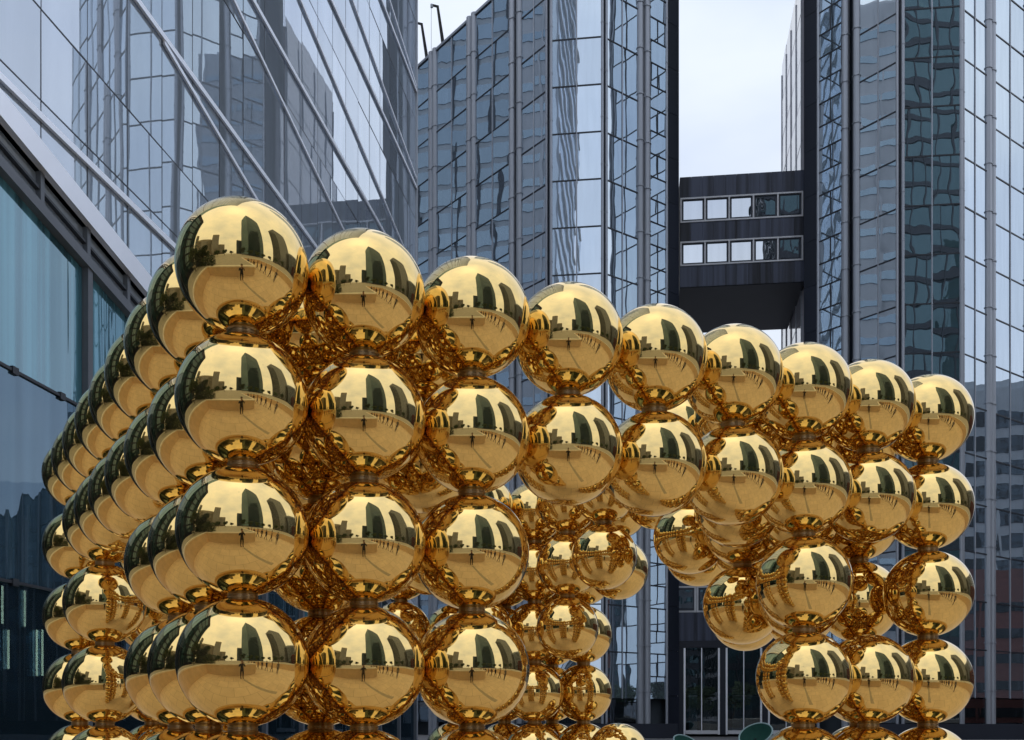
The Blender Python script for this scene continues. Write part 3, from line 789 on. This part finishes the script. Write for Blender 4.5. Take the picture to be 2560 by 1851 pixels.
blk('pink_tower', 'pinkish tower at the left edge of the reflected skyline', -122, -112, 60, 62, 14, 86, PINK, 3.6, G_WIN, 4)
# buildings to the right, mirrored in the right tower
def rblock(name, label, x, y0, y1, H, wallm, fh, gm, nv, frac):
    block(name, label, 'building', [(x, y0), (x + 18, y0), (x + 18, y1), (x, y1)], H, wallm, ((3, 0),), fh, gm, nv, frac, z0=.5)
rblock('brick_building', 'low red brick building mirrored low in the right tower', 92, 34, 125, 19, BRICK, 3.3, G_WIN, 12, .35)
rblock('grey_building', 'grey ribbed office building mirrored above the brick one', 118, 20, 140, 50, GREYB, 3.6, G_WIN, 26, .6)
block('far_glass_block', 'blue gridded glass block mirrored in the receding tower facets', 'building', [(-64, 101), (-64, 160), (-86, 160), (-86, 101)], 122, GREYB, ((0, 1),), 3.0, G_FAR, 20, .72, z0=.5, barm=JOINT)
block('pale_lilac_block', 'pale lilac grey block with narrow windows mirrored in the wavy facets', 'building', [(-62, 50), (-62, 100), (-86, 100), (-86, 50)], 112, LILAC, ((0, 1),), 3.4, G_FAR, 14, .32, z0=.5)
# ------------------------------------------------------------------ trees on the plaza
def leaf_mesh(seed, rx, rz, n):
    rd = random.Random(seed); bm = bmesh.new()
    blobs = [(rd.uniform(-.6, .6) * rx, rd.uniform(-.6, .6) * rx, rd.uniform(-.6, .6) * rz, rd.uniform(.35, .6)) for _ in range(11)]
    for _ in range(n):
        bx, by, bz, br_ = rd.choice(blobs)
        v = Vector((rd.gauss(0, 1), rd.gauss(0, 1), rd.gauss(0, 1))).normalized() * (rd.random() ** .4)
        c = Vector((bx + v.x * br_ * rx, by + v.y * br_ * rx, bz + v.z * br_ * rz))
        s = rd.uniform(.12, .26)
        m3 = Euler((rd.uniform(0, 6.3), rd.uniform(0, 6.3), rd.uniform(0, 6.3))).to_matrix()
        q = [bm.verts.new(c + m3 @ Vector(p)) for p in ((-s, 0, 0), (0, -s * .55, s * .1), (s, 0, 0), (0, s * .55, s * .1))]
        bm.faces.new(q)
    return meshdata('crown', bm, LEAF)
crowns = [leaf_mesh(3, 2.6, 2.2, 2600), leaf_mesh(9, 2.9, 2.0, 2600)]
def limb(bm, a, b, r0, r1, seg=7):
    d = b - a
    bmesh.ops.create_cone(bm, cap_ends=True, segments=seg, radius1=r0, radius2=r1, depth=d.length, matrix=Matrix.Translation((a + b) / 2) @ d.to_track_quat('Z', 'Y').to_matrix().to_4x4())
bm = bmesh.new(); limb(bm, Vector((0, 0, 0)), Vector((.1, 0, 2.6)), .17, .12)
for k in range(5):
    a = k * 1.26; limb(bm, Vector((.1, 0, 2.4)), Vector((1.5 * math.cos(a), 1.5 * math.sin(a), 4.4 + .3 * (k % 2))), .09, .03)
trunk = meshdata('trunk', bm, BARK)
tree_spots = [(-7.6, .6, 'on the terrace beside the left court wall'), (-7.4, -2.4, 'right behind the left end of the long court wall'), (-10.2, -2.6, 'close to the dark office block'), (-12.5, -4.5, 'beside the dark office block'),
    (-12, -9, 'second in from the court wall'), (-15.5, -12, 'third from the dark office block'), (-9.5, -15, 'in the middle of the left row'), (-6.5, -19, 'in front of the sand coloured apartment block'), (-13, -19, 'at the back of the left row'), (-2.5, -24, 'below the apartment tower'),
    (8, -32, 'left of the dark green tower'), (16, -31, 'at the corner of the dark green tower'), (24, -29, 'in front of the dark green tower'), (32, -27, 'right of the middle of the dark green tower'), (39, -21, 'between the two tall towers'), (45, -13, 'in front of the grey banded tower'), (48, -3, 'at the right end of the row')]
for n, (x, y, wtxt) in enumerate(tree_spots):
    e = empty('plaza_tree', (x, y, 1.29), 'dark green plaza tree ' + wtxt, 'tree', 'trees on the plaza')
    s = random.uniform(.5, .62) if n < 4 else random.uniform(.5, .66) if n < 10 else random.uniform(1.0, 1.3)
    t = put('trunk', trunk, e, (x, y, 1.29)); t.scale = (s, s, s)
    c = put('crown', crowns[n % 2], e, (x, y, 1.29 + 4.2 * s), (0, 0, random.uniform(0, 6.28))); c.scale = (s, s, s)
hed = empty('clipped_hedge', (-11, -5, 1.29), 'low dark hedge behind the court wall on the left', 'hedge')
bm = bmesh.new(); rd = random.Random(5)
for _ in range(5000):
    c = Vector((rd.uniform(-5, 5), rd.uniform(-.6, .6), rd.uniform(0.05, 1.3))); s = rd.uniform(.06, .13)
    m3 = Euler((rd.uniform(0, 6.3), rd.uniform(0, 6.3), rd.uniform(0, 6.3))).to_matrix()
    bm.faces.new([bm.verts.new(c + m3 @ Vector(p)) for p in ((-s, 0, 0), (0, -s * .55, 0), (s, 0, 0), (0, s * .55, 0))])
put('foliage', meshdata('foliage', bm, LEAF), hed, (-8.5, -1.9, 1.29))

# ------------------------------------------------------------------ people
SKIN = solid('skin', (0.45, 0.27, 0.19), 0.55, 0, 0.05)
HAIR = solid('dark_hair', (0.03, 0.022, 0.018), 0.6, 0, 0.2)
SHOE = solid('dark_shoe', (0.03, 0.03, 0.032), 0.5)
def cloth(nm, c): return solid(nm, c, 0.85, 0, 0.12, 6.0)
JACKETS = [cloth('dark_jacket', (0.03, 0.032, 0.04)), cloth('navy_coat', (0.03, 0.045, 0.09)), cloth('brown_coat', (0.10, 0.06, 0.035)), cloth('grey_coat', (0.14, 0.14, 0.15))]
TROUS = [cloth('black_trousers', (0.02, 0.02, 0.024)), cloth('dark_jeans', (0.03, 0.04, 0.07))]
def skin_mesh(verts, edges, radii, root, mats, levels=1):
    me = bpy.data.meshes.new('person_base'); me.from_pydata(verts, edges, [])
    o = bpy.data.objects.new('person_base', me); link(o)
    o.modifiers.new('s', 'SKIN')
    for k, r in enumerate(radii):
        me.skin_vertices[0].data[k].radius = r if isinstance(r, tuple) else (r, r)
        me.skin_vertices[0].data[k].use_root = (k == root)
    sb = o.modifiers.new('u', 'SUBSURF'); sb.levels = levels; sb.render_levels = levels
    dg = bpy.context.evaluated_depsgraph_get(); dg.update()
    res = bpy.data.meshes.new_from_object(o.evaluated_get(dg))
    bpy.data.objects.remove(o)
    res.materials.clear()
    for m in mats: res.materials.append(m)
    for p in res.polygons: p.use_smooth = True
    return res
def person_mesh(pose, jm, tm):
    V, E_, Rd = [], [], []
    def a(p, r, par=None):
        V.append(p); Rd.append(r)
        if par is not None: E_.append((par, len(V) - 1))
        return len(V) - 1
    pel = a((0, 0, .95), (.15, .11)); wai = a((0, 0, 1.12), (.14, .10), pel); che = a((0, .005, 1.33), (.165, .115), wai); nb = a((0, 0, 1.47), (.075, .07), che)
    nk = a((0, .01, 1.535), .055, nb); h1 = a((0, .03, 1.60), (.068, .082), nk); h2 = a((0, .025, 1.68), (.077, .095), h1); a((0, .015, 1.75), (.06, .075), h2)
    for sg in (-1, 1):
        st_ = pose.get('stride', 0) * sg
        hip = a((sg * .095, 0, .88), .095, pel); kn = a((sg * .105, .03 + st_ * .5, .50), .062, hip); cf = a((sg * .107, -.01 + st_ * .8, .33), .056, kn); an = a((sg * .11, -.02 + st_, .09), .042, cf); a((sg * .125, .13 + st_, .045), (.042, .035), an)
        sh = a((sg * .19, -.005, 1.41), .062, che)
        if pose.get('phone'):
            el = a((sg * .25, .08, 1.22), .045, sh); fo = a((sg * .17, .22, 1.40), .036, el); wr = a((sg * .095, .285, 1.52), .027, fo); pa = a((sg * .07, .315, 1.57), (.03, .022), wr)
            for q in range(4):
                f1 = a((sg * (.052), .335, 1.552 + .019 * q), .0095, pa); a((sg * (.022 - .002 * q), .352 - .002 * (q % 2), 1.556 + .019 * q), .0085, f1)
            t1 = a((sg * .055, .295, 1.60), .011, pa); a((sg * .03, .31, 1.618), .009, t1)
        else:
            sw = pose.get('stride', 0) * -sg * .6
            el = a((sg * .245, sw * .4, 1.14), .045, sh); wr = a((sg * .25, .05 + sw, .92), .03, el); pa = a((sg * .25, .06 + sw, .85), (.028, .035), wr)
            for q in range(4): a((sg * .245, .035 + .02 * q + sw, .76 + .006 * abs(q - 1.5)), .009, pa)
            a((sg * .225, .10 + sw, .81), .010, pa)
    me = skin_mesh(V, E_, Rd, 0, [jm, tm, SKIN, SHOE])
    for p in me.polygons:
        c = p.center
        if c.z < .085: p.material_index = 3
        elif c.z < .93 and abs(c.x) < .2: p.material_index = 1
        elif c.z > 1.50 and c.y < .25 and abs(c.x) < .12: p.material_index = 2
        elif pose.get('phone') and c.y > .27 and c.z > 1.49: p.material_index = 2
        elif not pose.get('phone') and abs(c.x) > .2 and c.z < .90: p.material_index = 2
    return me
def hair_mesh():
    bm = bmesh.new(); bmesh.ops.create_uvsphere(bm, u_segments=18, v_segments=12, radius=1.0)
    bmesh.ops.delete(bm, geom=[v for v in bm.verts if v.co.z < -.35 or (v.co.y > .45 and v.co.z < .35)], context='VERTS')
    for v in bm.verts: v.co = Vector((v.co.x * .092, v.co.y * .112 + .008, v.co.z * .11 + 1.705))
    return meshdata('hair', bm, HAIR, True)
def face_mesh():
    bm = bmesh.new()
    for sg in (-1, 1):
        bmesh.ops.create_uvsphere(bm, u_segments=8, v_segments=6, radius=.011, matrix=Matrix.Translation((sg * .03, .112, 1.655)))
        bmesh.ops.create_uvsphere(bm, u_segments=8, v_segments=6, radius=.02, matrix=Matrix.Translation((sg * .082, .01, 1.645)))
    bmesh.ops.create_cone(bm, cap_ends=True, segments=8, radius1=.016, radius2=.006, depth=.05, matrix=Matrix.Translation((0, .118, 1.632)))
    bbox(bm, -.022, .022, .105, .113, 1.588, 1.598)
    return meshdata('face', bm, SKIN, True)
HAIRM, FACEM = hair_mesh(), face_mesh()
def person(x, y, z, rz, me, label, group=None):
    e = empty('person', (x, y, z), label, 'person', group)
    bd = bpy.data.objects.new('body', me); link(bd); bd.parent = e
    for nm, m_ in (('hair', HAIRM), ('face', FACEM)):
        o = bpy.data.objects.new(nm, m_); link(o); o.parent = bd
    e.rotation_euler = (0, 0, rz)
    return e
person(.02, -.40, 0, 0, person_mesh({'phone': True}, JACKETS[0], TROUS[0]), 'person in dark clothes holding up a phone to take the picture')
ph = put('phone', box_me(.072, .009, .15, BLACKM)); ph.location = (0.02, -.062, 1.583); tag(ph, 'black phone held up by the photographer', 'phone')
walk = [person_mesh({'stride': .22}, JACKETS[k], TROUS[k % 2]) for k in range(4)]
for n, (x, y, rz, wtxt) in enumerate(((2.75, -5.2, .4, 'farthest back by the side wall'), (3.2, -4.5, 2.2, 'second from the back'), (3.5, -3.8, 1.2, 'third from the back'), (3.9, -3.0, -.6, 'fourth from the back'), (4.2, -2.1, 1.8, 'in the middle of the line'), (4.4, -1.1, .2, 'third from the front'), (4.6, .0, 2.8, 'second from the front'), (4.5, 1.2, 1.5, 'nearest the sculpture'))):
    person(x, y, 0, rz, walk[n % 4], 'person in %s walking across the court, %s' % (('a dark jacket', 'a navy coat', 'a brown coat', 'a grey coat')[n % 4], wtxt), 'people in the court')
